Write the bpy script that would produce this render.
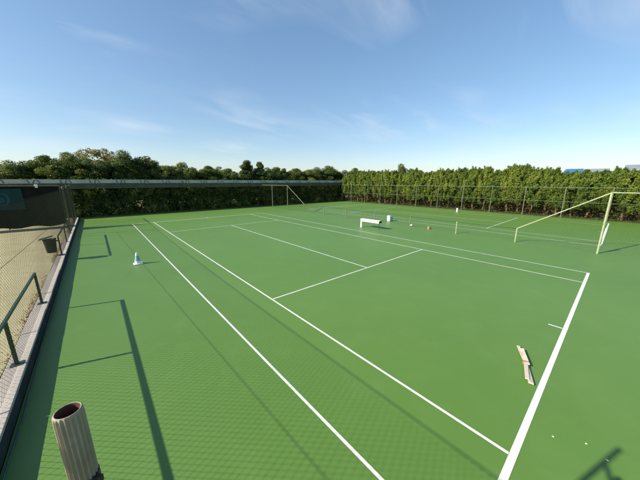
import bpy, bmesh, math, random
import numpy as np
from mathutils import Vector, Matrix

for o in list(bpy.data.objects):
    bpy.data.objects.remove(o, do_unlink=True)
scene = bpy.context.scene
COL = scene.collection
rad = math.radians

# ------------------------------------------------------------------ camera
cam_d = bpy.data.cameras.new('camera')
cam_d.sensor_width = 36.0
cam_d.lens = 36.0 * 258.0 / 640.0
cam_d.clip_start = 0.05
cam_d.clip_end = 3000
cam = bpy.data.objects.new('camera', cam_d)
COL.objects.link(cam)
YAW, PITCH = rad(40.835), rad(-12.716)
cam.location = (-1.8957, -0.3163, 3.1539)
fwd = Vector((math.sin(YAW) * math.cos(PITCH), math.cos(YAW) * math.cos(PITCH), math.sin(PITCH)))
cam.rotation_euler = fwd.to_track_quat('-Z', 'Y').to_euler()
scene.camera = cam

# ------------------------------------------------------------------ sky and sun
SUN_EL, SUN_AZ = rad(32.0), rad(-72.5)          # azimuth from +Y towards +X
world = bpy.data.worlds.new('World')
scene.world = world
world.use_nodes = True
wt = world.node_tree
wn, wl = wt.nodes, wt.links
sky = wn.new('ShaderNodeTexSky')
sky.sky_type = 'NISHITA'
sky.sun_disc = False
sky.sun_elevation = SUN_EL
sky.sun_rotation = SUN_AZ
sky.altitude = 0
sky.air_density = 1.0
sky.dust_density = 0.7
sky.ozone_density = 3.0
bg = wn['Background']
bg.inputs['Strength'].default_value = 0.15
# thin cirrus: noise on the direction spread over a flat cloud layer
tc = wn.new('ShaderNodeTexCoord')
sep = wn.new('ShaderNodeSeparateXYZ')
wl.new(tc.outputs['Generated'], sep.inputs[0])
def wmath(op, a, b=None, clamp=False):
    n = wn.new('ShaderNodeMath'); n.operation = op; n.use_clamp = clamp
    for i, v in enumerate((a, b)):
        if v is None: continue
        if isinstance(v, (int, float)): n.inputs[i].default_value = v
        else: wl.new(v, n.inputs[i])
    return n.outputs[0]
zc = wmath('MAXIMUM', sep.outputs['Z'], 0.0)
zc = wmath('ADD', zc, 0.22)
comb = wn.new('ShaderNodeCombineXYZ')
wl.new(wmath('DIVIDE', sep.outputs['X'], zc), comb.inputs[0])
wl.new(wmath('DIVIDE', sep.outputs['Y'], zc), comb.inputs[1])
mp = wn.new('ShaderNodeMapping')
mp.inputs['Rotation'].default_value = (0, 0, rad(75))
mp.inputs['Scale'].default_value = (0.5, 1.6, 1)
mp.inputs['Location'].default_value = (15.3, 3.2, 0)
wl.new(comb.outputs[0], mp.inputs[0])
nz = wn.new('ShaderNodeTexNoise')
nz.inputs['Scale'].default_value = 1.7
nz.inputs['Detail'].default_value = 7
nz.inputs['Roughness'].default_value = 0.55
nz.inputs['Distortion'].default_value = 0.55
wl.new(mp.outputs[0], nz.inputs['Vector'])
nz2 = wn.new('ShaderNodeTexNoise')
nz2.inputs['Scale'].default_value = 1.1
nz2.inputs['Detail'].default_value = 2
wl.new(comb.outputs[0], nz2.inputs['Vector'])
cr = wn.new('ShaderNodeMapRange')
cr.inputs['From Min'].default_value = 0.47
cr.inputs['From Max'].default_value = 0.72
cr.inputs['To Max'].default_value = 0.46
wl.new(nz.outputs['Fac'], cr.inputs['Value'])
cr2 = wn.new('ShaderNodeMapRange')
cr2.inputs['From Min'].default_value = 0.42
cr2.inputs['From Max'].default_value = 0.66
wl.new(nz2.outputs['Fac'], cr2.inputs['Value'])
cfac = wmath('MULTIPLY', cr.outputs[0], cr2.outputs[0], True)
mx = wn.new('ShaderNodeMix')
mx.data_type = 'RGBA'
wl.new(cfac, mx.inputs['Factor'])
hs = wn.new('ShaderNodeHueSaturation')
hs.inputs['Saturation'].default_value = 1.24
gm = wn.new('ShaderNodeGamma')
gm.inputs['Gamma'].default_value = 0.70
wl.new(sky.outputs[0], gm.inputs['Color'])
wl.new(gm.outputs[0], hs.inputs['Color'])
wl.new(hs.outputs[0], mx.inputs['A'])
mx.inputs['B'].default_value = (3.1, 3.4, 3.65, 1)
wl.new(mx.outputs['Result'], bg.inputs['Color'])

sun_d = bpy.data.lights.new('sun', 'SUN')
sun_d.energy = 5.0
sun_d.angle = rad(0.5)
sun_d.color = (1.0, 0.93, 0.80)
sun = bpy.data.objects.new('sun', sun_d)
COL.objects.link(sun)
to_sun = Vector((math.sin(SUN_AZ) * math.cos(SUN_EL), math.cos(SUN_AZ) * math.cos(SUN_EL), math.sin(SUN_EL)))
sun.rotation_euler = to_sun.to_track_quat('Z', 'Y').to_euler()
sun.location = (-20, 10, 20)

vs = scene.view_settings
vs.view_transform = 'Standard'
vs.look = 'None'
vs.exposure = 0.88
vs.gamma = 1.0
vs.use_curve_mapping = False

random.seed(7)
rng = np.random.default_rng(11)

# ------------------------------------------------------------------ materials
def lin(c):
    return tuple(((v / 255.0) / 12.92 if v / 255.0 <= 0.04045 else ((v / 255.0 + 0.055) / 1.055) ** 2.4) for v in c)

class NT:
    def __init__(self, name):
        self.m = bpy.data.materials.new(name)
        self.m.use_nodes = True
        self.t = self.m.node_tree
        self.b = self.t.nodes['Principled BSDF']
    def n(self, kind, **kw):
        nd = self.t.nodes.new(kind)
        for k, v in kw.items():
            setattr(nd, k, v)
        return nd
    def l(self, a, b):
        self.t.links.new(a, b)
    def pos(self):
        return self.n('ShaderNodeNewGeometry').outputs['Position']
    def obj(self):
        return self.n('ShaderNodeTexCoord').outputs['Object']
    def noise(self, scale, detail=4, rough=0.55, vec=None, dist=0.0):
        nd = self.n('ShaderNodeTexNoise')
        nd.inputs['Scale'].default_value = scale
        nd.inputs['Detail'].default_value = detail
        nd.inputs['Roughness'].default_value = rough
        nd.inputs['Distortion'].default_value = dist
        if vec is not None: self.l(vec, nd.inputs['Vector'])
        return nd.outputs['Fac']
    def rng(self, v, a, b, c=0.0, d=1.0):
        nd = self.n('ShaderNodeMapRange')
        for k, x in zip(('From Min', 'From Max', 'To Min', 'To Max'), (a, b, c, d)):
            nd.inputs[k].default_value = x
        self.l(v, nd.inputs['Value'])
        return nd.outputs[0]
    def mix(self, f, a, b, blend='MIX'):
        nd = self.n('ShaderNodeMix', data_type='RGBA', blend_type=blend)
        for k, v in (('Factor', f), ('A', a), ('B', b)):
            s = nd.inputs[k] if k == 'Factor' else [i for i in nd.inputs if i.name == k and i.type == 'RGBA'][0]
            if isinstance(v, (int, float)): s.default_value = v
            elif isinstance(v, (tuple, list)): s.default_value = (*v[:3], 1)
            else: self.l(v, s)
        return [o for o in nd.outputs if o.type == 'RGBA'][0]
    def bump(self, h, strength=0.3, dist=0.01):
        nd = self.n('ShaderNodeBump')
        nd.inputs['Strength'].default_value = strength
        nd.inputs['Distance'].default_value = dist
        self.l(h, nd.inputs['Height'])
        self.l(nd.outputs[0], self.b.inputs['Normal'])
    def col(self, c):
        if isinstance(c, (tuple, list)): self.b.inputs['Base Color'].default_value = (*c[:3], 1)
        else: self.l(c, self.b.inputs['Base Color'])
    def rough(self, r, spec=0.5):
        if isinstance(r, (int, float)): self.b.inputs['Roughness'].default_value = r
        else: self.l(r, self.b.inputs['Roughness'])
        self.b.inputs['Specular IOR Level'].default_value = spec

def mat_simple(name, c, rough=0.6, var=0.25, scale=6.0, spec=0.4, bump=0.15, metallic=0.0, dirt=None):
    t = NT(name)
    p = t.obj()
    f = t.noise(scale, 5, 0.6, p)
    lo = tuple(v * (1 - var) for v in c); hi = tuple(min(1, v * (1 + var)) for v in c)
    col = t.mix(t.rng(f, 0.3, 0.7), lo, hi)
    if dirt:
        f2 = t.noise(scale * 2.7, 6, 0.65, p)
        col = t.mix(t.rng(f2, 0.54, 0.70), col, dirt)
    t.col(col)
    t.rough(rough, spec)
    t.b.inputs['Metallic'].default_value = metallic
    if bump:
        t.bump(t.noise(scale * 8, 4, 0.6, p), bump, 0.004)
    return t.m

M = {}
# acrylic hard court
t = NT('court_acrylic')
p = t.pos()
c = t.mix(t.rng(t.noise(0.22, 3, 0.5, p), 0.35, 0.65), (0.080, 0.166, 0.024), (0.092, 0.181, 0.030))
c = t.mix(t.rng(t.noise(1.7, 5, 0.6, p, 0.6), 0.50, 0.78, 0, 0.45), c, (0.108, 0.202, 0.044))
c = t.mix(t.rng(t.noise(0.9, 5, 0.7, p, 1.5), 0.56, 0.78, 0, 0.42), c, (0.068, 0.146, 0.022))
c = t.mix(t.rng(t.noise(150, 2, 0.5, p), 0.3, 0.7, 0, 0.25), c, (0.074, 0.160, 0.022))
t.col(c)
t.rough(0.5, 0.5)
t.bump(t.noise(240, 3, 0.6, p), 0.25, 0.002)
M['court'] = t.m
# painted lines, slightly worn
t = NT('line_paint')
p = t.pos()
c = t.mix(t.rng(t.noise(3.0, 5, 0.6, p), 0.35, 0.7), (0.64, 0.65, 0.62), (0.52, 0.54, 0.49))
c = t.mix(t.rng(t.noise(38, 5, 0.75, p), 0.55, 0.70, 0, 0.6), c, (0.28, 0.36, 0.20))
t.col(c); t.rough(0.6, 0.3)
t.bump(t.noise(240, 3, 0.6, p), 0.25, 0.002)
M['line'] = t.m
# sandy neighbouring court
t = NT('sandy_surface')
p = t.pos()
c = t.mix(t.rng(t.noise(0.5, 5, 0.6, p), 0.3, 0.7), (0.36, 0.32, 0.18), (0.44, 0.40, 0.25))
c = t.mix(t.rng(t.noise(2.6, 6, 0.65, p, 1.0), 0.50, 0.72, 0, 0.6), c, (0.24, 0.22, 0.095))
c = t.mix(t.rng(t.noise(38, 4, 0.7, p), 0.35, 0.7, 0, 0.4), c, (0.36, 0.32, 0.18))
t.col(c); t.rough(0.95, 0.1)
t.bump(t.noise(60, 5, 0.7, p), 0.5, 0.01)
M['sand'] = t.m
# open ground beyond
t = NT('dry_grass_ground')
p = t.pos()
c = t.mix(t.rng(t.noise(0.15, 6, 0.6, p), 0.35, 0.65), (0.060, 0.085, 0.022), (0.150, 0.135, 0.060))
t.col(c); t.rough(1.0, 0.1)
t.bump(t.noise(9, 6, 0.7, p), 0.8, 0.05)
M['ground'] = t.m
# soil under the hedges
M['soil'] = mat_simple('hedge_soil', (0.10, 0.072, 0.040), 1.0, 0.45, 1.4, 0.1, 0.5)
# concrete kerb
t = NT('kerb_concrete')
p = t.pos()
c = t.mix(t.rng(t.noise(2.2, 6, 0.65, p), 0.3, 0.7), (0.30, 0.265, 0.23), (0.40, 0.36, 0.315))
c = t.mix(t.rng(t.noise(13, 6, 0.7, p), 0.54, 0.68, 0, 0.6), c, (0.26, 0.21, 0.17))
c = t.mix(t.rng(t.noise(70, 4, 0.7, p), 0.35, 0.7, 0, 0.4), c, (0.47, 0.43, 0.38))
t.col(c); t.rough(0.93, 0.15)
t.bump(t.noise(55, 6, 0.7, p), 0.6, 0.008)
M['kerb'] = t.m
M['dark_wall'] = mat_simple('near_black_wall', (0.028, 0.036, 0.034), 0.9, 0.4, 3, 0.2, 0.4)  # near-black tone for the kerb footing and foundation
M['grit'] = mat_simple('red_grit', (0.24, 0.10, 0.055), 1.0, 0.4, 30, 0.1, 0.4)
M['drain'] = mat_simple('blue_grey_pipe', (0.07, 0.095, 0.11), 0.5, 0.3, 8, 0.4, 0.1)
M['rail'] = mat_simple('dark_green_paint', (0.020, 0.046, 0.026), 0.45, 0.3, 9, 0.5, 0.1, dirt=(0.05, 0.055, 0.035))
M['olive'] = mat_simple('olive_paint', (0.15, 0.165, 0.085), 0.5, 0.3, 9, 0.4, 0.1, dirt=(0.17, 0.09, 0.045))
M['pale_green'] = mat_simple('pale_green_paint', (0.27, 0.31, 0.18), 0.5, 0.2, 9, 0.4, 0.1, dirt=(0.30, 0.27, 0.14))
M['wire'] = mat_simple('green_wire', (0.012, 0.018, 0.010), 0.9, 0.3, 20, 0.05, 0.0)
M['galv'] = mat_simple('grey_green_tube', (0.13, 0.145, 0.10), 0.5, 0.25, 9, 0.4, 0.1, dirt=(0.14, 0.11, 0.07))
M['white'] = mat_simple('white_paint', (0.78, 0.78, 0.75), 0.5, 0.08, 9, 0.4, 0.08, dirt=(0.60, 0.58, 0.52))
M['black'] = mat_simple('black_plastic', (0.018, 0.021, 0.019), 0.55, 0.3, 9, 0.4, 0.1)
M['screen'] = mat_simple('dark_shade_cloth', (0.010, 0.012, 0.009), 0.95, 0.35, 1.3, 0.1, 0.3)
M['teal'] = mat_simple('teal_banner', (0.006, 0.034, 0.036), 0.8, 0.2, 2.0, 0.2, 0.1)
M['teal_light'] = mat_simple('pale_teal_print', (0.016, 0.060, 0.066), 0.8, 0.2, 2.0, 0.2, 0.1)
M['fascia'] = mat_simple('pale_grey_sheet', (0.38, 0.39, 0.33), 0.6, 0.18, 1.4, 0.3, 0.15, dirt=(0.26, 0.27, 0.22))
M['skirt'] = mat_simple('grey_green_sheet', (0.105, 0.115, 0.090), 0.6, 0.25, 1.4, 0.3, 0.15, dirt=(0.09, 0.10, 0.08))
M['strap'] = mat_simple('dark_strap', (0.085, 0.095, 0.075), 0.7, 0.3, 6, 0.2, 0.1)
M['bark'] = mat_simple('grey_brown_bark', (0.17, 0.125, 0.075), 0.95, 0.4, 7, 0.1, 0.6)
M['pale_bark'] = mat_simple('pale_brown_bark', (0.34, 0.27, 0.15), 0.95, 0.4, 7, 0.1, 0.6)
M['wood'] = mat_simple('pale_wood', (0.47, 0.41, 0.33), 0.7, 0.15, 14, 0.2, 0.2, dirt=(0.45, 0.32, 0.23))
M['wood_dark'] = mat_simple('brown_tie', (0.25, 0.15, 0.09), 0.8, 0.2, 14, 0.2, 0.1)
M['cone_white'] = mat_simple('white_plastic', (0.72, 0.78, 0.78), 0.4, 0.08, 9, 0.5, 0.0)
M['cone_blue'] = mat_simple('blue_plastic', (0.24, 0.38, 0.43), 0.4, 0.15, 9, 0.5, 0.0)
M['red'] = mat_simple('faded_red_plastic', (0.42, 0.16, 0.09), 0.5, 0.2, 9, 0.4, 0.0)
M['ball'] = mat_simple('pale_felt', (0.70, 0.76, 0.45), 0.9, 0.1, 30, 0.2, 0.2)
M['roof_blue'] = mat_simple('blue_sheet_roof', (0.03, 0.13, 0.33), 0.5, 0.12, 0.8, 0.4, 0.0)
M['roof_grey'] = mat_simple('pale_grey_roof', (0.20, 0.22, 0.25), 0.6, 0.12, 0.8, 0.3, 0.0)
M['plaster'] = mat_simple('pale_plaster', (0.24, 0.22, 0.20), 0.8, 0.12, 0.8, 0.2, 0.1)
M['glass'] = mat_simple('dark_window_glass', (0.03, 0.04, 0.05), 0.1, 0.1, 1, 0.5, 0.0)
M['inner'] = mat_simple('red_brown_rust', (0.085, 0.046, 0.030), 0.9, 0.35, 20, 0.1, 0.3)
# fluted pipe
t = NT('weathered_cream_pipe')
p = t.obj()
c = t.mix(t.rng(t.noise(14, 6, 0.65, p), 0.3, 0.7), (0.26, 0.220, 0.155), (0.35, 0.310, 0.235))
sp = t.n('ShaderNodeMapping'); sp.inputs['Scale'].default_value = (60, 60, 4)
t.l(p, sp.inputs[0])
c = t.mix(t.rng(t.noise(1.0, 5, 0.7, sp.outputs[0]), 0.50, 0.75, 0, 0.65), c, (0.27, 0.20, 0.125))
c = t.mix(t.rng(t.noise(90, 4, 0.7, p), 0.58, 0.72, 0, 0.7), c, (0.22, 0.16, 0.10))
t.col(c); t.rough(0.8, 0.25)
t.bump(t.noise(160, 5, 0.7, p), 0.45, 0.002)
M['pipe'] = t.m

def leaf_mat(name, dark, light, tip=None, trans=0.35):
    t = NT(name)
    geo = t.n('ShaderNodeNewGeometry')
    oi = t.n('ShaderNodeObjectInfo')
    c = t.mix(t.rng(geo.outputs['Random Per Island'], 0.0, 1.0), dark, light)
    f = t.noise(0.9, 3, 0.5, t.obj())
    if tip:
        c = t.mix(t.rng(f, 0.46, 0.66, 0, 0.75), c, tip)  # lighter noise patches; in the hedge they imitate sunlit leaves
    hsv = t.n('ShaderNodeHueSaturation')
    t.l(t.rng(oi.outputs['Random'], 0, 1, 0.482, 0.516), hsv.inputs['Hue'])
    t.l(t.rng(oi.outputs['Random'], 0, 1, 1.2, 0.8), hsv.inputs['Value'])
    t.l(c, hsv.inputs['Color'])
    c = hsv.outputs[0]
    t.col(c)
    t.rough(0.55, 0.25)
    tr = t.n('ShaderNodeBsdfTranslucent')
    t.l(c, tr.inputs['Color'])
    ms = t.n('ShaderNodeMixShader')
    ms.inputs[0].default_value = trans
    t.l(t.b.outputs[0], ms.inputs[1]); t.l(tr.outputs[0], ms.inputs[2])
    t.l(ms.outputs[0], t.t.nodes['Material Output'].inputs['Surface'])
    return t.m
M['leaf_dark'] = leaf_mat('dark_green_leaves', (0.034, 0.068, 0.014), (0.098, 0.152, 0.034), (0.165, 0.205, 0.044), 0.42)
M['leaf_mid'] = leaf_mat('mid_green_leaves', (0.040, 0.075, 0.014), (0.115, 0.170, 0.032), (0.175, 0.215, 0.042), 0.42)
M['leaf_tan'] = leaf_mat('yellowing_leaves', (0.10, 0.105, 0.028), (0.20, 0.20, 0.055), (0.23, 0.205, 0.060))
M['leaf_cypress'] = leaf_mat('cypress_foliage', (0.052, 0.100, 0.013), (0.150, 0.215, 0.028), (0.235, 0.280, 0.042), 0.38)
M['leaf_dead'] = leaf_mat('dead_brown_sprigs', (0.050, 0.034, 0.014), (0.150, 0.105, 0.045), (0.10, 0.10, 0.03), 0.2)
M['leaf_hedge'] = leaf_mat('hedge_leaves_sun_patches', (0.030, 0.056, 0.014), (0.115, 0.160, 0.036), (0.36, 0.38, 0.08), 0.42)  # bright third colour paints sunlight coming through gaps in the hedge
M['grass'] = leaf_mat('grass_blades', (0.05, 0.085, 0.018), (0.12, 0.15, 0.04), None, 0.3)

# ------------------------------------------------------------------ mesh helpers
def finish(name, bm, mat, parent=None, smooth=False):
    me = bpy.data.meshes.new(name)
    bm.normal_update()
    bm.to_mesh(me); bm.free()
    return link(name, me, mat, parent, smooth)

def link(name, me, mat, parent=None, smooth=False):
    if mat is not None:
        for m in (mat if isinstance(mat, (list, tuple)) else [mat]):
            me.materials.append(M[m])
    if smooth:
        me.polygons.foreach_set('use_smooth', [True] * len(me.polygons))
    o = bpy.data.objects.new(name, me)
    COL.objects.link(o)
    if parent is not None: o.parent = parent
    return o

def tag(o, label=None, cat=None, group=None, kind=None):
    if label: o['label'] = label
    if cat: o['category'] = cat
    if group: o['group'] = group
    if kind: o['kind'] = kind
    return o

def empty(name, loc=(0, 0, 0), rz=0.0):
    o = bpy.data.objects.new(name, None)
    o.empty_display_size = 0.2
    o.location = loc
    o.rotation_euler = (0, 0, rz)
    COL.objects.link(o)
    return o

def box(bm, c, s, rot=None, bevel=0.0):
    r = bmesh.ops.create_cube(bm, size=1.0)
    vs_ = r['verts']
    for v in vs_:
        v.co = Vector((v.co.x * s[0], v.co.y * s[1], v.co.z * s[2]))
    if bevel:
        es = list({e for v in vs_ for e in v.link_edges})
        g = bmesh.ops.bevel(bm, geom=es, offset=bevel, segments=2, affect='EDGES', profile=0.7)
        vs_ = list({v for f in g['faces'] for v in f.verts} | {v for v in vs_ if v.is_valid})
    mt = Matrix.Translation(Vector(c))
    if rot is not None: mt = mt @ rot.to_4x4()
    for v in vs_: v.co = mt @ v.co
    return vs_

def tube(bm, a, b, r, n=8, r2=None, caps=True):
    a, b = Vector(a), Vector(b)
    d = (b - a)
    q = d.to_track_quat('Z', 'Y').to_matrix()
    r2 = r if r2 is None else r2
    A = [bm.verts.new(a + q @ Vector((r * math.cos(2 * math.pi * i / n), r * math.sin(2 * math.pi * i / n), 0))) for i in range(n)]
    B = [bm.verts.new(b + q @ Vector((r2 * math.cos(2 * math.pi * i / n), r2 * math.sin(2 * math.pi * i / n), 0))) for i in range(n)]
    for i in range(n):
        j = (i + 1) % n
        bm.faces.new((A[i], A[j], B[j], B[i]))
    if caps:
        bm.faces.new(A[::-1]); bm.faces.new(B)

def tube_path(bm, pts, radii, n=8):
    rings = []
    pts = [Vector(p) for p in pts]
    for k, p in enumerate(pts):
        d = (pts[min(k + 1, len(pts) - 1)] - pts[max(k - 1, 0)])
        q = d.to_track_quat('Z', 'Y').to_matrix()
        rr = radii[k] if isinstance(radii, (list, tuple)) else radii
        rings.append([bm.verts.new(p + q @ Vector((rr * math.cos(2 * math.pi * i / n), rr * math.sin(2 * math.pi * i / n), 0))) for i in range(n)])
    for A, B in zip(rings, rings[1:]):
        for i in range(n):
            j = (i + 1) % n
            bm.faces.new((A[i], A[j], B[j], B[i]))
    bm.faces.new(rings[0][::-1]); bm.faces.new(rings[-1])

def quad_sheet(name, x0, x1, y0, y1, z, mat, parent=None, thick=0.0):
    bm = bmesh.new()
    v = [bm.verts.new(q) for q in ((x0, y0, z), (x1, y0, z), (x1, y1, z), (x0, y1, z))]
    bm.faces.new(v)
    return finish(name, bm, mat, parent)

def chain_link(name, axis, fixed, a0, a1, zbot, ztop, cell, r, mat, parent):
    """Crossing diagonal wires in the plane (axis, z); zbot/ztop are functions of the axis coordinate."""
    verts, faces = [], []
    step = cell * math.sqrt(2)
    H = max(ztop(a0), ztop(a1), ztop((a0 + a1) / 2)) + 0.05
    def add(p, q):
        k = len(verts)
        dx, dz = q[0] - p[0], q[1] - p[1]
        L = math.hypot(dx, dz)
        if L < 0.02: return
        nx, nz = -dz / L * r, dx / L * r
        for (s, zz) in (p, q):
            for (u, w) in ((nx, 0), (-nx * .5, r * .87), (-nx * .5, -r * .87)):
                off = nz if u == nx else -nz * .5
                c = (fixed + w, s + u, zz + off) if axis == 'y' else (s + u, fixed + w, zz + off)
                verts.append(c)
        for i in range(3):
            j = (i + 1) % 3
            faces.append((k + i, k + j, k + 3 + j, k + 3 + i))
    for sgn in (1, -1):
        s = a0 - H if sgn == 1 else a0
        end = a1 if sgn == 1 else a1 + H
        while s < end:
            # wire: axis = s + sgn*t, z = t ; sample where it is inside
            N = 48
            inside = []
            for i in range(N + 1):
                tt = H * i / N
                a = s + sgn * tt
                ok = a0 <= a <= a1 and zbot(a) <= tt <= ztop(a)
                if ok: inside.append((a, tt))
                elif inside: break
            if len(inside) > 1: add(inside[0], inside[-1])
            s += step * (1 + 0.10 * math.sin(s * 1.9 + sgn) + random.uniform(-.05, .05))
    me = bpy.data.meshes.new(name)
    me.from_pydata(verts, [], faces)
    o = link(name, me, mat, parent)
    o['kind'] = 'stuff'
    return o

# ------------------------------------------------------------------ ground
bm = bmesh.new()
R0 = 1500
bm.faces.new([bm.verts.new((x, y, -0.03)) for x, y in ((-R0, -R0), (R0, -R0), (R0, R0), (-R0, R0))])
tag(finish('ground', bm, 'ground'), kind='structure')
tag(quad_sheet('hedge_bed', -14, 36, 30.9, 39, -0.006, 'soil'), kind='structure')
tag(quad_sheet('hedge_bed', 29.75, 36, -12, 30.9, -0.008, 'soil'), kind='structure')

court = tag(quad_sheet('tennis_court_surface', -3.12, 29.75, -12, 30.9, 0.0, 'court'), kind='structure')
W, L = 10.97, 23.77
def line(name, x0, x1, y0, y1, ox=0.0):
    quad_sheet(name, x0 + ox, x1 + ox, y0, y1, 0.004, 'line', court)
def court_lines(ox, w=0.043):
    e = 0.076
    line('baseline', 0, W, -0.02, e - 0.02, ox)
    line('baseline', 0, W, L - 0.07, L, ox)
    for x in (0.0, W - w):
        line('sideline', x, x + w, e - 0.016, L - 0.074, ox)
    for x in (1.372, W - 1.372 - w):
        line('sideline', x, x + w, e - 0.016, L - 0.074, ox)
    for y in (5.485, 18.285 - w):
        line('service_line', 1.372 + w + .004, W - 1.372 - w - .004, y, y + w, ox)
    line('centre_service_line', W / 2 - w / 2, W / 2 + w / 2, 5.485 + w + .004, 18.285 - w - .004, ox)
    line('centre_mark', W / 2 - w / 2, W / 2 + w / 2, e - 0.016, 0.30, ox)
    line('centre_mark', W / 2 - w / 2, W / 2 + w / 2, L - 0.30, L - 0.074, ox)
court_lines(0.0)
court_lines(17.05)

# sandy court on the left, a little higher, behind a low retaining kerb
ZS = 0.19
bm = bmesh.new()
g = [bm.verts.new((x, y, ZS)) for x, y in ((-60, -20), (-3.40, -20), (-3.40, 30.0), (-60, 30.0))]
bm.faces.new(g)
tag(finish('sandy_court_surface', bm, 'sand'), kind='structure')
kerb = tag(empty('kerb', (-3.26, 0, 0)), kind='structure')
bm = bmesh.new(); box(bm, (0, 0, 0), (0.235, 1.22, 0.262), bevel=0.008)
kb = bpy.data.meshes.new('kerb_block'); bm.to_mesh(kb); bm.free(); kb.materials.append(M['kerb'])
for i in range(29):
    y = -6 + i * 1.232
    o = bpy.data.objects.new('kerb_block', kb); COL.objects.link(o); o.parent = kerb
    o.location = (random.uniform(-.006, .006), y, 0.098 + random.uniform(-.007, .007))
    o.rotation_euler = (0, random.uniform(-.008, .008), random.uniform(-.003, .003))
tag(quad_sheet('kerb_foundation', -3.40, -3.15, -7, 30.4, 0.20, 'dark_wall'), kind='structure')
bm = bmesh.new(); box(bm, (-3.155, 11.7, 0.05), (0.05, 37.4, 0.25))
finish('kerb_footing', bm, 'dark_wall', kerb).location = (3.26, 0, 0)
# gutter pipe along the foot of the kerb
bm = bmesh.new()
pts = [(-3.075 + 0.012 * math.sin(y * 1.7) + random.uniform(-.006, .006), y, 0.013) for y in np.arange(-4, 15, 0.5)]
tube_path(bm, pts, 0.008, 6)
tag(finish('hose', bm, 'drain', None, True), 'thin blue grey hose lying along the foot of the kerb', 'hose')
# red grit that gathers behind the kerb
n = 3000
yy = rng.uniform(-2, 24, n)
keep = (np.sin(yy * 0.9) + 0.6 * np.sin(yy * 2.3 + 1) + rng.normal(0, .5, n)) > -0.1
yy = yy[keep]; n = len(yy)
xx = -3.405 - np.abs(rng.normal(0, 0.055, n))
verts, faces = [], []
for x, y in zip(xx, yy):
    s = random.uniform(.006, .017); k = len(verts)
    a = random.uniform(0, 6.28)
    for j in range(3):
        verts.append((x + s * math.cos(a + j * 2.1), y + s * math.sin(a + j * 2.1), ZS + 0.001))
    verts.append((x, y, ZS + s * .9))
    faces += [(k, k + 1, k + 3), (k + 1, k + 2, k + 3), (k + 2, k, k + 3)]
me = bpy.data.meshes.new('grit'); me.from_pydata(verts, [], faces)
tag(link('grit', me, 'grit'), 'red brick grit gathered along the back of the kerb', 'grit', kind='stuff')

# ------------------------------------------------------------------ left boundary: railings, tall fence, cable
def railing(ys, label):
    X = -3.25
    root = tag(empty('railing', (X, ys[0], 0.22)), label, 'railing')
    for y in ys:
        bm = bmesh.new()
        box(bm, (0, y - ys[0], 0.375), (0.046, 0.046, 0.75), bevel=0.006)
        finish('post', bm, 'rail', root)
        bm = bmesh.new(); box(bm, (0, y - ys[0], 0.010), (0.15, 0.15, 0.012), bevel=0.002)
        finish('base_plate', bm, 'rail', root)
    bm = bmesh.new()
    box(bm, (0, (ys[-1] - ys[0]) / 2, 0.778), (0.044, ys[-1] - ys[0] + 0.08, 0.040), bevel=0.008)
    finish('top_rail', bm, 'rail', root)
    return root
railing((-0.1, 2.85, 5.73, 8.62), 'dark green railing on the kerb, separate from the one carrying the bin')
railing((14.42, 17.42, 20.35), 'dark green railing on the kerb with a black bin hung on its end post')

root = tag(empty('tall_fence', (-3.25, 0, 0)), 'tall chain link fence standing on the kerb beside the sandy court', 'fence')
for y, h, r, m in ((1.0, 3.74, 0.028, 'olive'), (21.25, 2.86, 0.034, 'olive'), (24.8, 2.90, 0.034, 'olive'), (28.3, 2.90, 0.034, 'olive'), (-5.0, 2.86, 0.034, 'olive')):
    bm = bmesh.new(); tube(bm, (0, y, 0.20), (0, y, h), r, 12)
    po = finish('post', bm, m, root, False)
    bm = bmesh.new(); tube(bm, (0, y, h + .001), (0, y, h + 0.02), r * 1.04, 12, r * .6)
    finish('cap', bm, m, po)
bm = bmesh.new(); tube(bm, (0, 24.8, 2.85), (0, 28.3, 2.85), 0.024, 8); finish('top_rail', bm, 'olive', root)
bm = bmesh.new(); tube(bm, (0, 1.0, 3.52), (0, -1.78, 0.23), 0.021, 10); finish('brace', bm, 'olive', root)
def sag(a, b, z0, z1, s, n=24):
    return [(0, a + (b - a) * i / n, z0 + (z1 - z0) * i / n - s * 4 * (i / n) * (1 - i / n)) for i in range(n + 1)]
def top_z(y):
    if y >= 24.8: return 2.84
    if y >= 1.0:
        u = (24.8 - y) / 23.8; return 2.84 - 0.06 * u - 0.09 * 4 * u * (1 - u)
    return 2.76
bm = bmesh.new()
tube_path(bm, [(0, y, top_z(y)) for y in np.linspace(24.8, -5.0, 40)], 0.0065, 6)
finish('top_cable', bm, 'wire', root, True)
bm = bmesh.new()
tube_path(bm, sag(21.25, -5.0, 1.38, 2.05, 0.02), 0.0036, 6)
finish('middle_cable', bm, 'wire', root, True)
chain_link('chain_link_mesh', 'y', 0.02, -5.0, 28.3, lambda a: 0.24, top_z, 0.062, 0.0018, 'wire', root)

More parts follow.
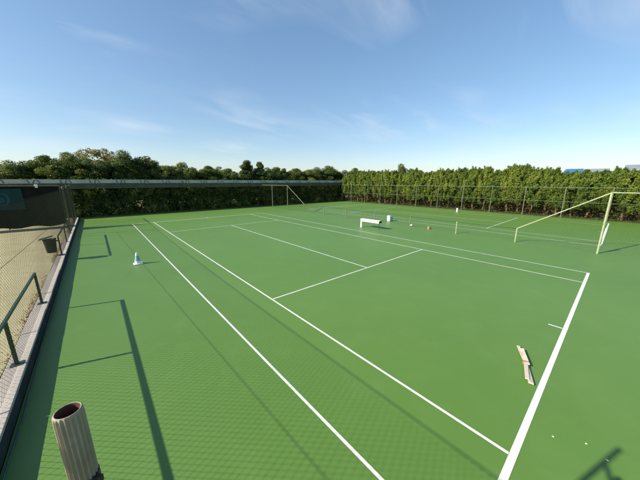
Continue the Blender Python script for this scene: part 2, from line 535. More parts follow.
# ------------------------------------------------------------------ fence between the two courts
XF = 14.85
root = tag(empty('divider_fence', (XF, 0, 0)), 'pale green fence between the courts, low with sloping rails at tall ends', 'fence')
ys = [(-6.2, 2.72), (-3.1, 2.72), (0.0, 2.72), (3.05, .76), (6.1, .76), (9.25, .80), (12.35, .80), (15.5, .84), (18.5, .84), (21.6, .84), (24.75, 2.78), (28.1, 2.78), (30.6, 2.78)]
for y, h in ys[:-1]:
    bm = bmesh.new()
    tube(bm, (0, y, -0.01), (0, y, h), 0.030 if h < 1 else 0.036, 10)
    finish('post', bm, 'pale_green' if y < 8 else 'galv', root)
def frail(y0, z0, y1, z1, r=0.022, m='pale_green', nm='top_rail'):
    bm = bmesh.new(); tube(bm, (0, y0, z0), (0, y1, z1), r, 8); finish(nm, bm, m, root)
frail(-6.2, 2.70, 0.0, 2.70)
frail(0.0, 2.69, 3.05, 0.74, 0.024, 'pale_green', 'sloping_rail')
frail(24.75, 2.75, 30.6, 2.75, 0.020, 'galv')
frail(24.75, 2.74, 21.6, 0.82, 0.024, 'galv', 'sloping_rail')
bm = bmesh.new()
for (a, za), (b, zb) in zip(ys[3:9], ys[4:10]):
    pp = sag(a, b, za - .03, zb - .03, 0.02, 6)
    tube_path(bm, pp, 0.008, 5)
finish('top_cable', bm, 'wire', root, True)
def low_top(y):
    P = ys
    for (a, za), (b, zb) in zip(P, P[1:]):
        if a <= y <= b: return za + (zb - za) * (y - a) / (b - a) - .05
    return 0.7
chain_link('chain_link_mesh', 'y', 0.0, -6.2, 30.6, lambda a: 0.04, low_top, 0.10, 0.0011, 'wire', root)
bm = bmesh.new()
box(bm, (0.075, -0.075, 0.80), (0.020, 0.060, 0.72), Matrix.Rotation(rad(4), 3, 'X'), 0.004)
finish('white_board', bm, 'white', root)
frail(18.55, 0.82, 20.2, 0.02, 0.016, 'rail', 'brace')

# ------------------------------------------------------------------ right boundary fence
root = tag(empty('boundary_fence', (29.72, 0, 0)), 'grey green chain link boundary fence in front of the cypress hedge', 'fence')
pys = [0.2 + 2.83 * i for i in range(-4, 11)] + [30.6]
for y in pys:
    bm = bmesh.new(); tube(bm, (0, y, -0.02), (0, y, 2.72), 0.036, 8); finish('post', bm, 'galv', root)
bm = bmesh.new(); tube(bm, (0, pys[0], 2.66), (0, 30.6, 2.66), 0.018, 6); finish('top_rail', bm, 'galv', root)
bm = bmesh.new(); tube(bm, (0, pys[0], 1.42), (0, 30.6, 1.42), 0.014, 6); finish('middle_wire', bm, 'galv', root)
chain_link('chain_link_mesh', 'y', -0.03, pys[0], 30.6, lambda a: 0.03, lambda a: 2.64, 0.08, 0.0026, 'wire', root)

# ------------------------------------------------------------------ far end: long sheet canopy edge over the hedge
YB = 31.15
root = tag(empty('canopy', (0, YB, 0)), 'long grey sheet metal canopy edge above the shaded hedge', 'canopy')
PL = 1.90
nP = 23
x0 = -11.15
for i in range(nP):
    xa = x0 + i * PL
    bm = bmesh.new()
    dz = random.uniform(-.012, .012)
    box(bm, (xa + PL / 2, 0.10, 3.185 + dz), (PL - 0.016, 0.10, 0.33), Matrix.Rotation(rad(-5), 3, 'X'), 0.010)
    finish('fascia_panel', bm, 'fascia', root)
    # ribbed skirt below
    bm = bmesh.new()
    prof = []
    nz_ = 9
    for k in range(nz_ * 4 + 1):
        z = 3.00 - k / (nz_ * 4) * 0.44
        prof.append((0.035 * math.sin(k / (nz_ * 4) * 3 * 2 * math.pi) + 0.09, z + dz))
    A = [bm.verts.new((xa + 0.008, y, z)) for y, z in prof]
    B = [bm.verts.new((xa + PL - 0.008, y, z)) for y, z in prof]
    A2 = [bm.verts.new((xa + 0.008, y + 0.02, z)) for y, z in prof]
    B2 = [bm.verts.new((xa + PL - 0.008, y + 0.02, z)) for y, z in prof]
    for k in range(len(prof) - 1):
        bm.faces.new((A[k], A[k + 1], B[k + 1], B[k]))
        bm.faces.new((A2[k], B2[k], B2[k + 1], A2[k + 1]))
        bm.faces.new((A[k], A2[k], A2[k + 1], A[k + 1]))
        bm.faces.new((B[k], B[k + 1], B2[k + 1], B2[k]))
    finish('skirt_panel', bm, 'skirt', root)
    for dx, tilt in ((-0.32, 22), (0.0, -20), (0.26, 24)):
        bm = bmesh.new()
        tilt += random.uniform(-7, 7)
        box(bm, (xa + dx, 0.035, 3.17), (0.055, 0.014, 0.30), Matrix.Rotation(rad(-5), 3, 'X') @ Matrix.Rotation(rad(-tilt), 3, 'Y'))
        finish('strap', bm, 'strap', root)
    if i % 2 == 0:
        bm = bmesh.new(); tube(bm, (xa, 0.95, -0.02), (xa, 0.95, 3.19), 0.05, 8); finish('post', bm, 'rail', root)
bm = bmesh.new(); box(bm, (x0 + nP * PL / 2, 0.62, 3.22), (nP * PL, 0.85, 0.05)); finish('roof_sheet', bm, 'skirt', root)

# ------------------------------------------------------------------ left court: shade screen and banner
YS = 24.45
root = tag(empty('windscreen', (-3.6, YS, ZS)), 'dark shade cloth screen at the end of the sandy court', 'screen')
for x in (0.0, -2.6, -5.2, -7.8):
    bm = bmesh.new(); tube(bm, (x, 0.06, 0), (x, 0.06, 2.72), 0.035, 8); finish('post', bm, 'olive', root)
bm = bmesh.new(); tube(bm, (-7.8, 0.06, 2.70), (0.0, 0.06, 2.70), 0.022, 8); finish('top_rail', bm, 'olive', root)
bm = bmesh.new()
NX, NZ = 60, 10
grid = [[bm.verts.new((-7.8 + 7.8 * i / NX, 0.015 * math.sin(i * 0.9 + k * 0.5) + random.uniform(-.008, .008), 0.10 + 2.58 * k / NZ + (0.05 * math.sin(i * 0.55) if k == 0 else 0))) for i in range(NX + 1)] for k in range(NZ + 1)]
for k in range(NZ):
    for i in range(NX):
        bm.faces.new((grid[k][i], grid[k][i + 1], grid[k + 1][i + 1], grid[k + 1][i]))
finish('cloth', bm, 'screen', root, True)
root = tag(empty('banner', (-6.55, YS - 0.06, ZS)), 'dark teal banner with a pale emblem hung on the shade screen', 'banner')
bm = bmesh.new(); box(bm, (0.0, 0, 1.90), (2.5, 0.012, 1.28)); finish('cloth', bm, 'teal', root)
bm = bmesh.new()
nn = 40
for (cx, cz, ra, rb, a0, a1, wd) in ((0.35, 1.92, 0.34, 0.42, 0, 6.2832, 0.11), (0.35, 1.86, 0.12, 0.16, 0, 6.2832, 0.10), (-0.55, 1.92, 0.30, 0.42, 0.6, 5.6, 0.11)):
    pv = None
    for i in range(nn + 1):
        a = a0 + (a1 - a0) * i / nn
        v1 = bm.verts.new((cx + ra * math.cos(a), -0.0095, cz + rb * math.sin(a)))
        v2 = bm.verts.new((cx + (ra - wd) * math.cos(a), -0.0095, cz + (rb - wd) * math.sin(a)))
        if pv: bm.faces.new((pv[0], v1, v2, pv[1]))
        pv = (v1, v2)
finish('emblem', bm, 'teal_light', root)
root = tag(empty('floodlight', (-4.63, YS + 0.06, ZS + 2.70)), 'small white lamp on the top rail of the dark shade screen', 'lamp')
bm = bmesh.new(); box(bm, (0, -0.08, 0.03), (0.15, 0.12, 0.11), Matrix.Rotation(rad(-25), 3, 'X'), 0.015); finish('housing', bm, 'white', root)
bm = bmesh.new(); box(bm, (0.0, -0.03, -0.06), (0.12, 0.05, 0.10), None, 0.008); finish('bracket', bm, 'white', root)

# ------------------------------------------------------------------ bin on the railing
root = tag(empty('litter_bin', (-3.51, 14.42, 0.36)), 'black litter bin hung on the end post of the railing', 'bin')
bm = bmesh.new()
nb = 20
def ring(z, r, sx=1.0, dz=lambda a: 0):
    return [bm.verts.new((r * math.cos(2 * math.pi * i / nb) * sx, r * math.sin(2 * math.pi * i / nb), z + dz(2 * math.pi * i / nb))) for i in range(nb)]
tilt = lambda a: 0.02 * math.cos(a)
rings = [ring(0, 0.15), ring(0.03, 0.17), ring(0.55, 0.215, 1, tilt), ring(0.58, 0.235, 1, tilt), ring(0.60, 0.235, 1, tilt), ring(0.60, 0.205, 1, tilt), ring(0.06, 0.15)]
for A, B in zip(rings, rings[1:]):
    for i in range(nb):
        j = (i + 1) % nb
        bm.faces.new((A[i], A[j], B[j], B[i]))
bm.faces.new(rings[0][::-1]); bm.faces.new(rings[-1])
finish('bucket', bm, 'black', root, True)
bm = bmesh.new()
box(bm, (-0.10, 0, 0.665), (0.46, 0.36, 0.03), Matrix.Rotation(rad(-14), 3, 'Y'), 0.010)
finish('lid', bm, 'black', root)
bm = bmesh.new(); box(bm, (0.245, 0, 0.50), (0.08, 0.07, 0.05), None, 0.006); finish('bracket', bm, 'rail', root)
root.scale = (.88, .88, .92)

# ------------------------------------------------------------------ fluted pipe by the camera
PX, PY, PH = -2.016, 0.456, 2.628
root = tag(empty('fluted_pipe', (PX, PY, 0)), 'hollow fluted cream pipe standing upright on the court edge', 'pipe')
bm = bmesh.new()
NF, SEG = 18, 216
def fr(i, depth, r):
    a = 2 * math.pi * i / SEG
    return r - depth * (0.5 - 0.5 * math.cos(NF * a)) ** 0.7
levels = [(0, .0052, .0285), (1.2, .0052, .0285), (2.2, .0052, .0283), (PH - .030, .0052, .0283), (PH - .016, .0045, .0282), (PH - .008, .0026, .0277), (PH - .003, .0007, .0266), (PH - .001, .0002, .0254), (PH, 0, .0240), (PH - .001, 0, .0228), (PH - .008, 0, .0218), (PH - .35, 0, .0215)]
prev = None
for z, dep, r in levels:
    ringv = []
    for i in range(SEG):
        a = 2 * math.pi * i / SEG
        rr = fr(i, dep, r)
        ringv.append(bm.verts.new((rr * math.cos(a), rr * math.sin(a), z)))
    if prev:
        for i in range(SEG):
            j = (i + 1) % SEG
            f = bm.faces.new((prev[i], prev[j], ringv[j], ringv[i]))
            f.material_index = 1 if z < PH - .007 and r < .023 else 0
    prev = ringv
bm.faces.new(prev[::-1]).material_index = 1
finish('shaft', bm, ['pipe', 'inner'], root, True)
bm = bmesh.new()
nb = 48
for z0, z1, r in ((2.405, 2.430, 0.0300),):
    A = [[bm.verts.new((q * math.cos(2 * math.pi * i / nb), q * math.sin(2 * math.pi * i / nb), z)) for i in range(nb)] for q, z in ((r - .004, z0), (r, z0), (r, z1), (r - .004, z1))]
    for P_, Q_ in zip(A, A[1:]):
        for i in range(nb):
            j = (i + 1) % nb
            bm.faces.new((P_[i], P_[j], Q_[j], Q_[i]))
ba = rad(-38)
box(bm, (0.035 * math.cos(ba), 0.035 * math.sin(ba), 2.418), (0.014, 0.010, 0.018), Matrix.Rotation(ba, 3, 'Z'), 0.002)
finish('clamp', bm, 'black', root)
bm = bmesh.new(); box(bm, (0, 0, 0.012), (0.22, 0.22, 0.02), None, 0.003); finish('base_plate', bm, 'olive', root)

# ------------------------------------------------------------------ things on the courts
root = tag(empty('training_cone', (-0.97, 11.70, 0.004)), 'small white and blue training cone on the green court', 'cone')
bm = bmesh.new(); box(bm, (0, 0, 0.014), (0.30, 0.30, 0.024), None, 0.006); finish('base', bm, 'cone_white', root)
def frustum(name, z0, z1, r0, r1, m):
    bm = bmesh.new(); tube(bm, (0, 0, z0), (0, 0, z1), r0, 24, r1); finish(name, bm, m, root, False)
frustum('lower_band', 0.026, 0.14, 0.118, 0.094, 'cone_white')
frustum('blue_band', 0.14, 0.34, 0.0938, 0.054, 'cone_blue')
frustum('tip', 0.34, 0.45, 0.0538, 0.032, 'cone_white')

root = tag(empty('white_bench', (12.20, 11.55, 0.004)), 'white bench with a dark end cap between the sideline and the divider fence', 'bench')
bm = bmesh.new(); box(bm, (0.10, -0.80, 0.575), (0.30, 1.60, 0.05), None, 0.010); finish('seat', bm, 'white', root)
bm = bmesh.new(); box(bm, (-0.035, -0.80, 0.50), (0.035, 1.56, 0.13), None, 0.008); finish('apron', bm, 'white', root)
bm = bmesh.new(); box(bm, (0.02, -0.06, 0.275), (0.11, 0.11, 0.55), None, 0.008); finish('leg', bm, 'white', root)
bm = bmesh.new(); tube(bm, (0.10, -1.52, 0.0), (0.10, -1.52, 0.55), 0.018, 8); tag(finish('leg', bm, 'rail', root), 'thin dark metal leg')
bm = bmesh.new(); box(bm, (0.08, -1.616, 0.53), (0.26, 0.03, 0.15), None, 0.006); tag(finish('end_cap', bm, 'black', root), 'black end cap')

root = tag(empty('net_post_box', (16.18, 11.86, 0.0)), 'small white box with a blue grey side beyond the divider fence', 'box')
bm = bmesh.new(); box(bm, (-0.08, 0, 0.235), (0.20, 0.24, 0.45), None, 0.012); finish('white_face', bm, 'white', root)
bm = bmesh.new(); box(bm, (0.16, 0, 0.19), (0.26, 0.22, 0.37), None, 0.012); finish('blue_side', bm, 'cone_blue', root)
root = tag(empty('marker_post', (27.25, 10.98, 0.0)), 'short white marker at the foot of the cypress hedge', 'marker')
bm = bmesh.new(); box(bm, (0, 0, 0.19), (0.12, 0.12, 0.36), None, 0.015); finish('shaft', bm, 'white', root)
bm = bmesh.new(); box(bm, (0, 0, 0.39), (0.15, 0.15, 0.03), None, 0.008); finish('cap', bm, 'white', root)

bm = bmesh.new(); bmesh.ops.create_icosphere(bm, subdivisions=3, radius=0.075)
for v in bm.verts: v.co.z *= 0.8
o = tag(finish('ball', bm, 'white', None, True), 'white ball lying at the foot of the divider fence', 'ball'); o.location = (15.35, 9.42, 0.062)
root = tag(empty('fallen_cone', (15.10, 8.00, 0.06)), 'faded red cone lying on its side by the divider fence', 'cone')
root.rotation_euler = (rad(90), 0, rad(70))
bm = bmesh.new(); tube(bm, (0, 0, 0), (0, 0, 0.26), 0.075, 16, 0.02); finish('body', bm, 'red', root)
bm = bmesh.new(); box(bm, (0, 0.02, -0.008), (0.17, 0.17, 0.014), None, 0.004); finish('base', bm, 'red', root)

# bundle of pale slats near the baseline
root = tag(empty('slat_bundle', (3.37, 0.31, 0.004)), 'bundle of broken pale wooden slats lying inside the baseline', 'wood slats')
def slat(p, q_, w, z, h=0.018, roll=0):
    p, q_ = Vector((p[0] - 3.40, p[1] - 0.26, z)), Vector((q_[0] - 3.40, q_[1] - 0.26, z + 0.002))
    d = q_ - p
    R_ = d.to_track_quat('X', 'Z').to_matrix() @ Matrix.Rotation(rad(roll), 3, 'X')
    bm = bmesh.new(); box(bm, (p + q_) / 2, (d.length, w, h), R_, 0.003); finish('slat', bm, 'wood', root)
slat((3.97, 0.475), (3.44, 0.245), 0.050, 0.028)
slat((3.88, 0.395), (3.42, 0.215), 0.045, 0.052, 0.02, 12)
slat((3.50, 0.27), (2.99, 0.145), 0.055, 0.050)
slat((3.47, 0.25), (2.95, 0.075), 0.050, 0.030, 0.02, -14)
slat((3.60, 0.29), (2.97, 0.105), 0.035, 0.011)
bm = bmesh.new(); box(bm, (0.06, 0.0, 0.042), (0.022, 0.085, 0.072), Matrix.Rotation(rad(20), 3, 'Z'), 0.006); finish('tie', bm, 'wood_dark', root)
# scraps of white paint and paper
for i, (x, y) in enumerate(((2.06, -0.25), (2.25, -0.53), (2.16, -0.71), (3.3, -1.1))):
    bm = bmesh.new()
    s = 0.012
    v = [bm.verts.new((s * random.uniform(.6, 1.3) * math.cos(a + .3), s * random.uniform(.6, 1.3) * math.sin(a + .3), 0.002 + random.uniform(0, .006))) for a in np.linspace(0, 5.2, 6)]
    bm.faces.new(v)
    e = bmesh.ops.extrude_face_region(bm, geom=bm.faces[:])
    for g_ in e['geom']:
        if isinstance(g_, bmesh.types.BMVert): g_.co.z += 0.002
    o = finish('paper_scrap', bm, 'white'); o.location = (x, y, 0.003)
    tag(o, 'tiny white scrap on the green court outside the baseline', 'scrap', 'white scraps outside the baseline')

# ------------------------------------------------------------------ vegetation
def leaf_mesh(name, centers, normals, sizes, aspect, mat, up_bias=0.0, extra=None):
    n = len(centers)
    nrm = normals + rng.normal(0, 0.55, (n, 3))
    nrm /= np.linalg.norm(nrm, axis=1, keepdims=True) + 1e-9
    ref = rng.normal(0, 1, (n, 3)); ref[:, 2] += up_bias
    u = np.cross(nrm, ref); u /= np.linalg.norm(u, axis=1, keepdims=True) + 1e-9
    v = np.cross(nrm, u)
    s = sizes[:, None]
    a = aspect
    bend = nrm * s * 0.25
    p0 = centers - v * s * a
    p1 = centers + u * s * 0.5 - bend * .3
    p2 = centers + v * s * a - bend
    p3 = centers - u * s * 0.5 - bend * .3
    verts = np.stack([p0, p1, p2, p3], 1).reshape(-1, 3)
    me = bpy.data.meshes.new(name)
    me.vertices.add(n * 4)
    me.vertices.foreach_set('co', verts.astype(np.float32).ravel())
    me.loops.add(n * 4)
    me.loops.foreach_set('vertex_index', np.arange(n * 4, dtype=np.int32))
    me.polygons.add(n)
    me.polygons.foreach_set('loop_start', np.arange(0, n * 4, 4, dtype=np.int32))
    me.polygons.foreach_set('loop_total', np.full(n, 4, dtype=np.int32))
    me.update(calc_edges=True)
    me.materials.append(M[mat])
    return me

def round_crown(name, H, R, base, mat, nclump=60, per=120, leaf=0.12, clump=0.55, seed=0, shape='round'):
    """Crown from z=base to H, radius R, built from uneven leaf clumps; unit: metres, origin at trunk foot."""
    r_ = np.random.default_rng(seed)
    cs = []
    zc = (H + base) / 2; hz = (H - base) / 2
    while len(cs) < nclump:
        d = r_.normal(0, 1, 3); d /= np.linalg.norm(d)
        k = r_.uniform(0.35, 1.0) ** 0.6
        z = zc + d[2] * hz * k
        f = (z - base) / (H - base)
        if shape == 'round': w = 1.0
        elif shape == 'cone': w = (1.15 - f) * 1.0
        else: w = 0.75 + 0.4 * math.sin(f * 3.1)
        cs.append((d[0] * R * k * w, d[1] * R * k * w, z, r_.uniform(0.6, 1.25) * clump))
    P, Nn = [], []
    for (x, y, z, cr_) in cs:
        m = int(per * (cr_ / clump) ** 2)
        d = r_.normal(0, 1, (m, 3)); d /= np.linalg.norm(d, axis=1, keepdims=True)
        k = r_.uniform(0.25, 1.0, (m, 1)) ** 0.5
        q = np.array([x, y, z]) + d * k * cr_ * np.array([1, 1, .8])
        P.append(q); Nn.append(d + np.array([0, 0, .35]))
    P = np.concatenate(P); Nn = np.concatenate(Nn)
    ok = P[:, 2] > 0.05
    P, Nn = P[ok], Nn[ok]
    return leaf_mesh(name, P, Nn, r_.uniform(.6, 1.4, len(P)) * leaf, 0.85, mat)

def trunk_mesh(name, H, r, mat, nlimb=6, spread=1.0, seed=0, lean=0.1):
    r_ = random.Random(seed)
    bm = bmesh.new()
    pts = []; rr = []
    for k in range(6):
        f = k / 5
        pts.append((lean * f * r_.uniform(-1, 1), lean * f * r_.uniform(-1, 1), -0.05 + H * f)); rr.append(r * (1 - 0.75 * f) * (1.25 if k == 0 else 1))
    tube_path(bm, pts, rr, 8)
    for i in range(nlimb):
        f = r_.uniform(.35, .85); a = r_.uniform(0, 6.28)
        s = Vector((0, 0, H * f)); l = spread * r_.uniform(.6, 1.0)
        e = s + Vector((l * math.cos(a), l * math.sin(a), l * r_.uniform(.4, .9)))
        m_ = (s + e) / 2 + Vector((0, 0, -.06 * l))
        tube_path(bm, [s, m_, e], [r * .38, r * .26, r * .08], 6)
    me = bpy.data.meshes.new(name); bm.to_mesh(me); bm.free()
    me.materials.append(M[mat])
    me.polygons.foreach_set('use_smooth', [True] * len(me.polygons))
    return me

def place_tree(name, loc, crown, trunk, label, cat, group, sc=1.0, sxy=None, rz=None, cname='crown'):
    root = empty(name, loc, random.uniform(0, 6.28) if rz is None else rz)
    s = sc; h = sc if sxy is None else sxy
    root.scale = (h, h, s)
    tag(root, label, cat, group)
    for nm, me in (('trunk', trunk), (cname, crown)):
        o = bpy.data.objects.new(nm, me); COL.objects.link(o); o.parent = root
    return root

# tall trees behind the far hedge (unit height 6 m meshes)
TR = [trunk_mesh('trunk', 4.6, 0.14, 'bark', 8, 1.3, s) for s in range(3)]
CR = [round_crown('crown', 6.0, 1.65, 1.1, 'leaf_dark', 95, 320, 0.074, 0.48, 20 + s, sh) for s, sh in enumerate(('round', 'egg', 'round'))]
CM = [round_crown('crown', 6.0, 1.55, 1.1, 'leaf_mid', 95, 320, 0.074, 0.46, 40 + s, sh) for s, sh in enumerate(('egg', 'round'))]
CC = [round_crown('crown', 6.0, 1.35, 0.9, 'leaf_dark', 105, 290, 0.070, 0.36, 60 + s, 'cone') for s in range(2)]
CT = round_crown('crown', 6.0, 2.3, 2.6, 'leaf_tan', 90, 85, 0.10, 0.42, 80, 'round')

camp = Vector(cam.location)
fr_ = Vector((math.cos(YAW), -math.sin(YAW), 0))
fu_ = fr_.cross(fwd)
def at_depth(px, py, axis, val):
    d = fwd + fr_ * ((px - 320) / 258.0) + fu_ * ((240 - py) / 258.0)
    k = (val - camp[axis]) / d[axis]
    return camp + d * k
# (photo column, photo row of the top, distance line, kind)
far_trees = [
 (-14, 160, 35.0, 'd'), (8, 160, 34.6, 'd'), (30, 156, 35.5, 'd'), (50, 153, 35.0, 'm'), (66, 152, 35.4, 'd'), (84, 154, 34.6, 'd'), (104, 157, 34.6, 'd'),
 (122, 150, 35.2, 'd'), (146, 152, 35.4, 'd'), (166, 163, 34.6, 'd'), (182, 160, 35.2, 'm'), (208, 164, 35.4, 'm'), (228, 167, 34.8, 'm'),
 (246, 158, 35.6, 'c'), (259, 160, 35.2, 'c'), (272, 165, 34.9, 'd'), (284, 167, 35.5, 'c'), (295, 167, 35.2, 'm'), (309, 168, 34.8, 'm'),
 (317, 167, 35.8, 'd'), (328, 163, 35.5, 'd'), (336, 170, 35.2, 'd'), (345, 170, 34.8, 'd'), (357, 167, 35.2, 'm')]
lab = {'d': ('dark green leafy tree rising behind the grey canopy', 'dark trees behind the canopy'),
       'm': ('brighter mid green leafy tree rising behind the grey canopy', 'mid green trees behind the canopy'),
       'c': ('dark pointed conifer rising behind the grey canopy', 'pointed conifers behind the canopy')}
for i, (px, py, yl, k) in enumerate(far_trees):
    P = at_depth(px, py, 1, yl)
    dist = (Vector((P.x, P.y, 0)) - Vector((camp.x, camp.y, 0))).length
    sc = P.z / 6.35
    crown = {'d': CR[i % 3], 'm': CM[i % 2], 'c': CC[i % 2]}[k]
    sxy = sc * {'d': 1.22, 'm': 1.2, 'c': 1.15}[k] * (1.0 if px < 200 else 1.18)
    lb, gp = lab[k]
    if k == 'c':
        lb = {246: 'tallest dark pointed conifer rising behind the grey canopy', 259: 'dark pointed conifer close beside the tallest conifer behind the canopy', 284: 'short dark conifer behind the canopy, apart from the tall conifer pair'}[px]
    place_tree('conifer_tree' if k == 'c' else 'leafy_tree', (P.x, P.y, 0), crown, TR[i % 3], lb, 'tree', gp, sc, sxy)
P = at_depth(92, 146, 1, 38.5)
place_tree('leafy_tree', (P.x, P.y, 0), CT, TR[1], 'thin yellow brown tree showing above the dark trees', 'tree', None, P.z / 6.15, P.z / 6.0)
# second row to close the gaps low down
for i in range(19):
    x = -13 + i * 2.65 + random.uniform(-.5, .5)
    place_tree('leafy_tree', (x, 37.4 + random.uniform(-.4, .4), 0), CR[i % 3], TR[i % 3], 'shorter dark leafy tree in the back row behind the canopy', 'tree', 'back row of shorter trees', random.uniform(.80, .92), 1.15)

# hedge bushes below the canopy
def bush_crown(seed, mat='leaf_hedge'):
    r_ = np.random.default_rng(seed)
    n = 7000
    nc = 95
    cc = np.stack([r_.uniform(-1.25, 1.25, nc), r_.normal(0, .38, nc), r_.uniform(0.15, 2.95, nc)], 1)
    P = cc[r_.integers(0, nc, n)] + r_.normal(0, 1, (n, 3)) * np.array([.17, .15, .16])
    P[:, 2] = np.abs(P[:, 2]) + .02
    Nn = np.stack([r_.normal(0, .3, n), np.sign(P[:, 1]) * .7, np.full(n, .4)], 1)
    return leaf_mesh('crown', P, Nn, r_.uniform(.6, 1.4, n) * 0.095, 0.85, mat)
BC = [bush_crown(100 + i) for i in range(4)]
def bush_stems(seed):
    r_ = random.Random(seed); bm = bmesh.new()
    for k in range(5):
        x = -1.0 + k * 0.5 + r_.uniform(-.1, .1); y = r_.uniform(-.12, .12)
        tube_path(bm, [(x, y, -0.04), (x + r_.uniform(-.1, .1), y, 1.1), (x + r_.uniform(-.25, .25), y, 2.6)], [.035, .026, .010], 6)
    me = bpy.data.meshes.new('stems'); bm.to_mesh(me); bm.free(); me.materials.append(M['bark']); return me
BS = [bush_stems(i) for i in range(3)]
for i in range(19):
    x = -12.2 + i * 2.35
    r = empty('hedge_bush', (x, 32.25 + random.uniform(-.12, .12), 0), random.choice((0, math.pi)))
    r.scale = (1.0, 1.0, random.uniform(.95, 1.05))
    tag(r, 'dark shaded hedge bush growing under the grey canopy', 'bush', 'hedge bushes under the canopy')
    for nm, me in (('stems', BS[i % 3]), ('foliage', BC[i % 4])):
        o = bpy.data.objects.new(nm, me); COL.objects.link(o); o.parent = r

# cypress hedge on the right
def cypress(seed):
    r_ = np.random.default_rng(seed)
    P, Nn = [], []
    ns = 130
    for k in range(ns):
        f = r_.uniform(0, 1) ** 0.95
        z = 1.05 + f * 3.25
        a = r_.uniform(0, 6.2832)
        Rr = 0.86 * (1 - f ** 3.0) ** 0.75 + 0.12
        rad_ = Rr * r_.uniform(.55, 1.0)
        m = 175
        tt = r_.uniform(0, 1, m)
        L_ = r_.uniform(.45, .85)
        # spray sweeps outward and up
        q = np.stack([(rad_ + tt * .22) * math.cos(a) + r_.normal(0, .10, m) * (1 - tt * .6),
                      (rad_ + tt * .22) * math.sin(a) + r_.normal(0, .10, m) * (1 - tt * .6),
                      z - .2 + tt * L_ + r_.normal(0, .05, m)], 1)
        P.append(q); Nn.append(np.tile([math.cos(a), math.sin(a), .45], (m, 1)) + r_.normal(0, .2, (m, 3)))
    # leader
    m = 160
    tt = r_.uniform(0, 1, m)
    q = np.stack([r_.normal(0, .16, m) * (1 - tt * .8), r_.normal(0, .16, m) * (1 - tt * .8), 3.9 + tt * 0.8], 1)
    P.append(q); Nn.append(r_.normal(0, 1, (m, 3)))
    P = np.concatenate(P); Nn = np.concatenate(Nn)
    return leaf_mesh('crown', P, Nn, r_.uniform(.6, 1.4, len(P)) * .050, 1.3, 'leaf_cypress', 1.2)
CY = [cypress(200 + i) for i in range(5)]
def dead_sprigs(seed):
    r_ = np.random.default_rng(seed)
    m = 260
    a = r_.uniform(0, 6.28, m); rr = r_.uniform(.05, .75, m)
    P = np.stack([rr * np.cos(a), rr * np.sin(a), r_.uniform(.05, 1.5, m) ** 0.8], 1)
    return leaf_mesh('dead_sprigs', P, r_.normal(0, 1, (m, 3)), r_.uniform(.5, 1.4, m) * .06, 1.3, 'leaf_dead', 1.0)
CYD = [dead_sprigs(500 + i) for i in range(3)]
CYT = [trunk_mesh('trunk', 3.9, 0.10, 'pale_bark', 9, .45, 300 + i, .12) for i in range(4)]
y = -11.0
i = 0
tops = {360: 172, 380: 174, 400: 174, 418: 171, 440: 173, 465: 166, 490: 172, 510: 170, 530: 170, 550: 167, 570: 171, 585: 168, 600: 172, 620: 168, 640: 168}
while y < 30.6:
    x = 31.05 + random.uniform(-.15, .15)
    hgt = random.uniform(4.15, 4.75) * (0.96 if y < 3 else 1.03)
    if abs(y - 2.9) < .75 or abs(y - 1.25) < .45: hgt = 4.05          # lower tops where the roofs show
    sc = hgt / 4.75
    ct = place_tree('cypress_tree', (x, y, 0), CY[i % 5], CYT[i % 4], 'yellow green cypress with bare pale trunk in the hedge behind the boundary fence', 'tree', 'cypress hedge trees', sc, random.uniform(1.0, 1.3))
    ct.rotation_euler.x = random.uniform(-.03, .03); ct.rotation_euler.y = random.uniform(-.03, .03)
    o = bpy.data.objects.new('dead_sprigs', CYD[i % 3]); o['kind'] = 'stuff'; COL.objects.link(o); o.parent = ct
    y += random.uniform(0.86, 1.18); i += 1
# darker trees behind the cypress hedge
back = [(372, 169, 34.5, 'd'), (401, 163.5, 35.5, 'd'), (420, 168, 35, 'd'), (441, 170, 35, 'd'), (466, 166, 35, 'm'), (487, 169, 35, 'd'), (507, 168, 35, 'd'), (524, 169, 35.5, 'd'),
        (549, 166, 35, 'm'), (589, 167.5, 34.5, 'm'), (622, 168, 34.5, 'd'), (648, 169, 34.5, 'd'), (690, 168, 34.5, 'd')]
for i, (px, py, xl, k) in enumerate(back):
    P = at_depth(px, py, 0, xl)
    sc = P.z / 6.35
    nm = {'d': ('dark round tree rising behind the cypress hedge', 'dark trees behind the cypress hedge'), 'm': ('mid green tree rising behind the cypress hedge', 'mid green trees behind the cypress hedge')}[k]
    place_tree('leafy_tree', (P.x, P.y, 0), (CR if k == 'd' else CM)[i % 2], TR[i % 3], nm[0], 'tree', nm[1], sc, sc * 1.02)
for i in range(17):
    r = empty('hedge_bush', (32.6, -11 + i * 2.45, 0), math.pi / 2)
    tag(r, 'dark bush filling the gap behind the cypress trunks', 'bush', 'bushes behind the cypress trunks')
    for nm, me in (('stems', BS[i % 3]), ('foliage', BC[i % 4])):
        o = bpy.data.objects.new(nm, me); COL.objects.link(o); o.parent = r

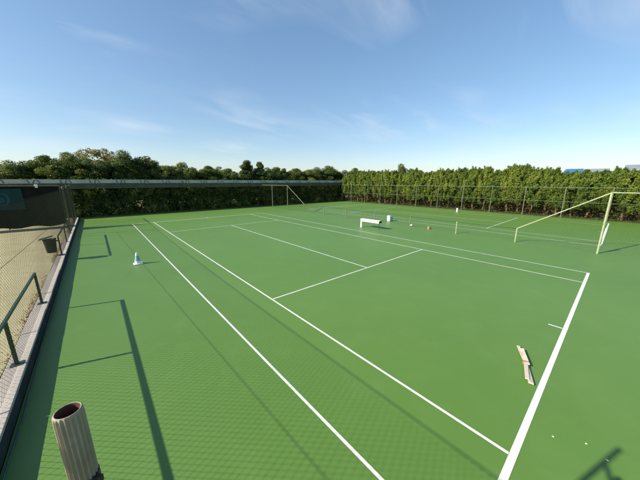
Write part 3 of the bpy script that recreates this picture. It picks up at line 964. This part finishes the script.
# weeds and grass along the foot of the hedges
def weeds(n, xf, yf, hmax):
    x = xf(n); y_ = yf(n)
    cl = (np.sin(x * 2.3) + np.sin(y_ * 2.9 + 1) + np.sin((x + y_) * 5.1)) > -.2
    x, y_ = x[cl], y_[cl]; m = len(x)
    h = rng.uniform(.25, 1, m) * hmax
    a = rng.uniform(0, 6.28, m); w = .014
    lean = rng.normal(0, .35, (m, 2)) * h[:, None]
    p0 = np.stack([x - w * np.cos(a), y_ - w * np.sin(a), np.zeros(m)], 1)
    p1 = np.stack([x + w * np.cos(a), y_ + w * np.sin(a), np.zeros(m)], 1)
    p2 = np.stack([x + lean[:, 0], y_ + lean[:, 1], h], 1)
    V = np.stack([p0, p1, p2], 1).reshape(-1, 3)
    me = bpy.data.meshes.new('weeds')
    me.from_pydata(V.tolist(), [], np.arange(m * 3).reshape(-1, 3).tolist())
    return me
tag(link('weeds', weeds(9000, lambda n: rng.uniform(-3, 29.6, n), lambda n: 30.98 + np.abs(rng.normal(0, .25, n)), .20), 'grass'), 'low weeds along the foot of the shaded hedge', 'weeds', kind='stuff')
tag(link('weeds', weeds(9000, lambda n: 29.85 + np.abs(rng.normal(0, .3, n)), lambda n: rng.uniform(-6, 30.8, n), .28), 'grass'), 'low weeds along the foot of the cypress hedge', 'weeds', kind='stuff')

# ------------------------------------------------------------------ far buildings beyond the hedge
def shed(name, c, sx, sy, h, roof_h, roof_mat, label):
    root = tag(empty(name, (c[0], c[1], -0.03)), label, 'building')
    bm = bmesh.new(); box(bm, (0, 0, h / 2), (sx, sy, h)); finish('wall', bm, 'plaster', root)
    bm = bmesh.new()
    e = 0.4
    pr_ = [(-sx / 2 - e, h + .003), (0, h + roof_h), (sx / 2 + e, h + .003), (sx / 2 + e, h + .2), (0, h + roof_h + .2), (-sx / 2 - e, h + .2)]
    A = [bm.verts.new((x, -sy / 2 - e, z)) for x, z in pr_]; B = [bm.verts.new((x, sy / 2 + e, z)) for x, z in pr_]
    for i in range(6):
        j = (i + 1) % 6
        bm.faces.new((A[i], A[j], B[j], B[i]))
    bm.faces.new(A[::-1]); bm.faces.new(B)
    finish('roof', bm, roof_mat, root)
    for k in range(max(1, int(sy / 3))):
        y_ = -sy / 2 + 1.5 + k * 3
        bm = bmesh.new(); box(bm, (-sx / 2 - .02, y_, h * .6), (.06, 1.3, 1.2)); w_ = finish('window', bm, 'glass', root)
        bm = bmesh.new(); box(bm, (-sx / 2 - .05, y_, h * .6 - .66), (.16, 1.5, .08)); finish('sill', bm, 'plaster', w_)
def at_x(px, X):
    return at_depth(px, 170, 0, X).y
y_ = at_x(572, 60); shed('shed', (63, y_), 6, 1.4, 4.5, 0.72, 'roof_blue', 'shed with a blue sheet roof beyond the cypress hedge')
y_ = at_x(594, 60); shed('warehouse', (63, y_), 6, 2.4, 4.4, 0.75, 'roof_grey', 'small pale grey building showing beyond the cypress hedge')
y_ = at_x(650, 60); shed('warehouse', (64, y_), 8, 4.2, 4.8, 0.85, 'roof_grey', 'larger pale grey building showing beyond the cypress hedge')
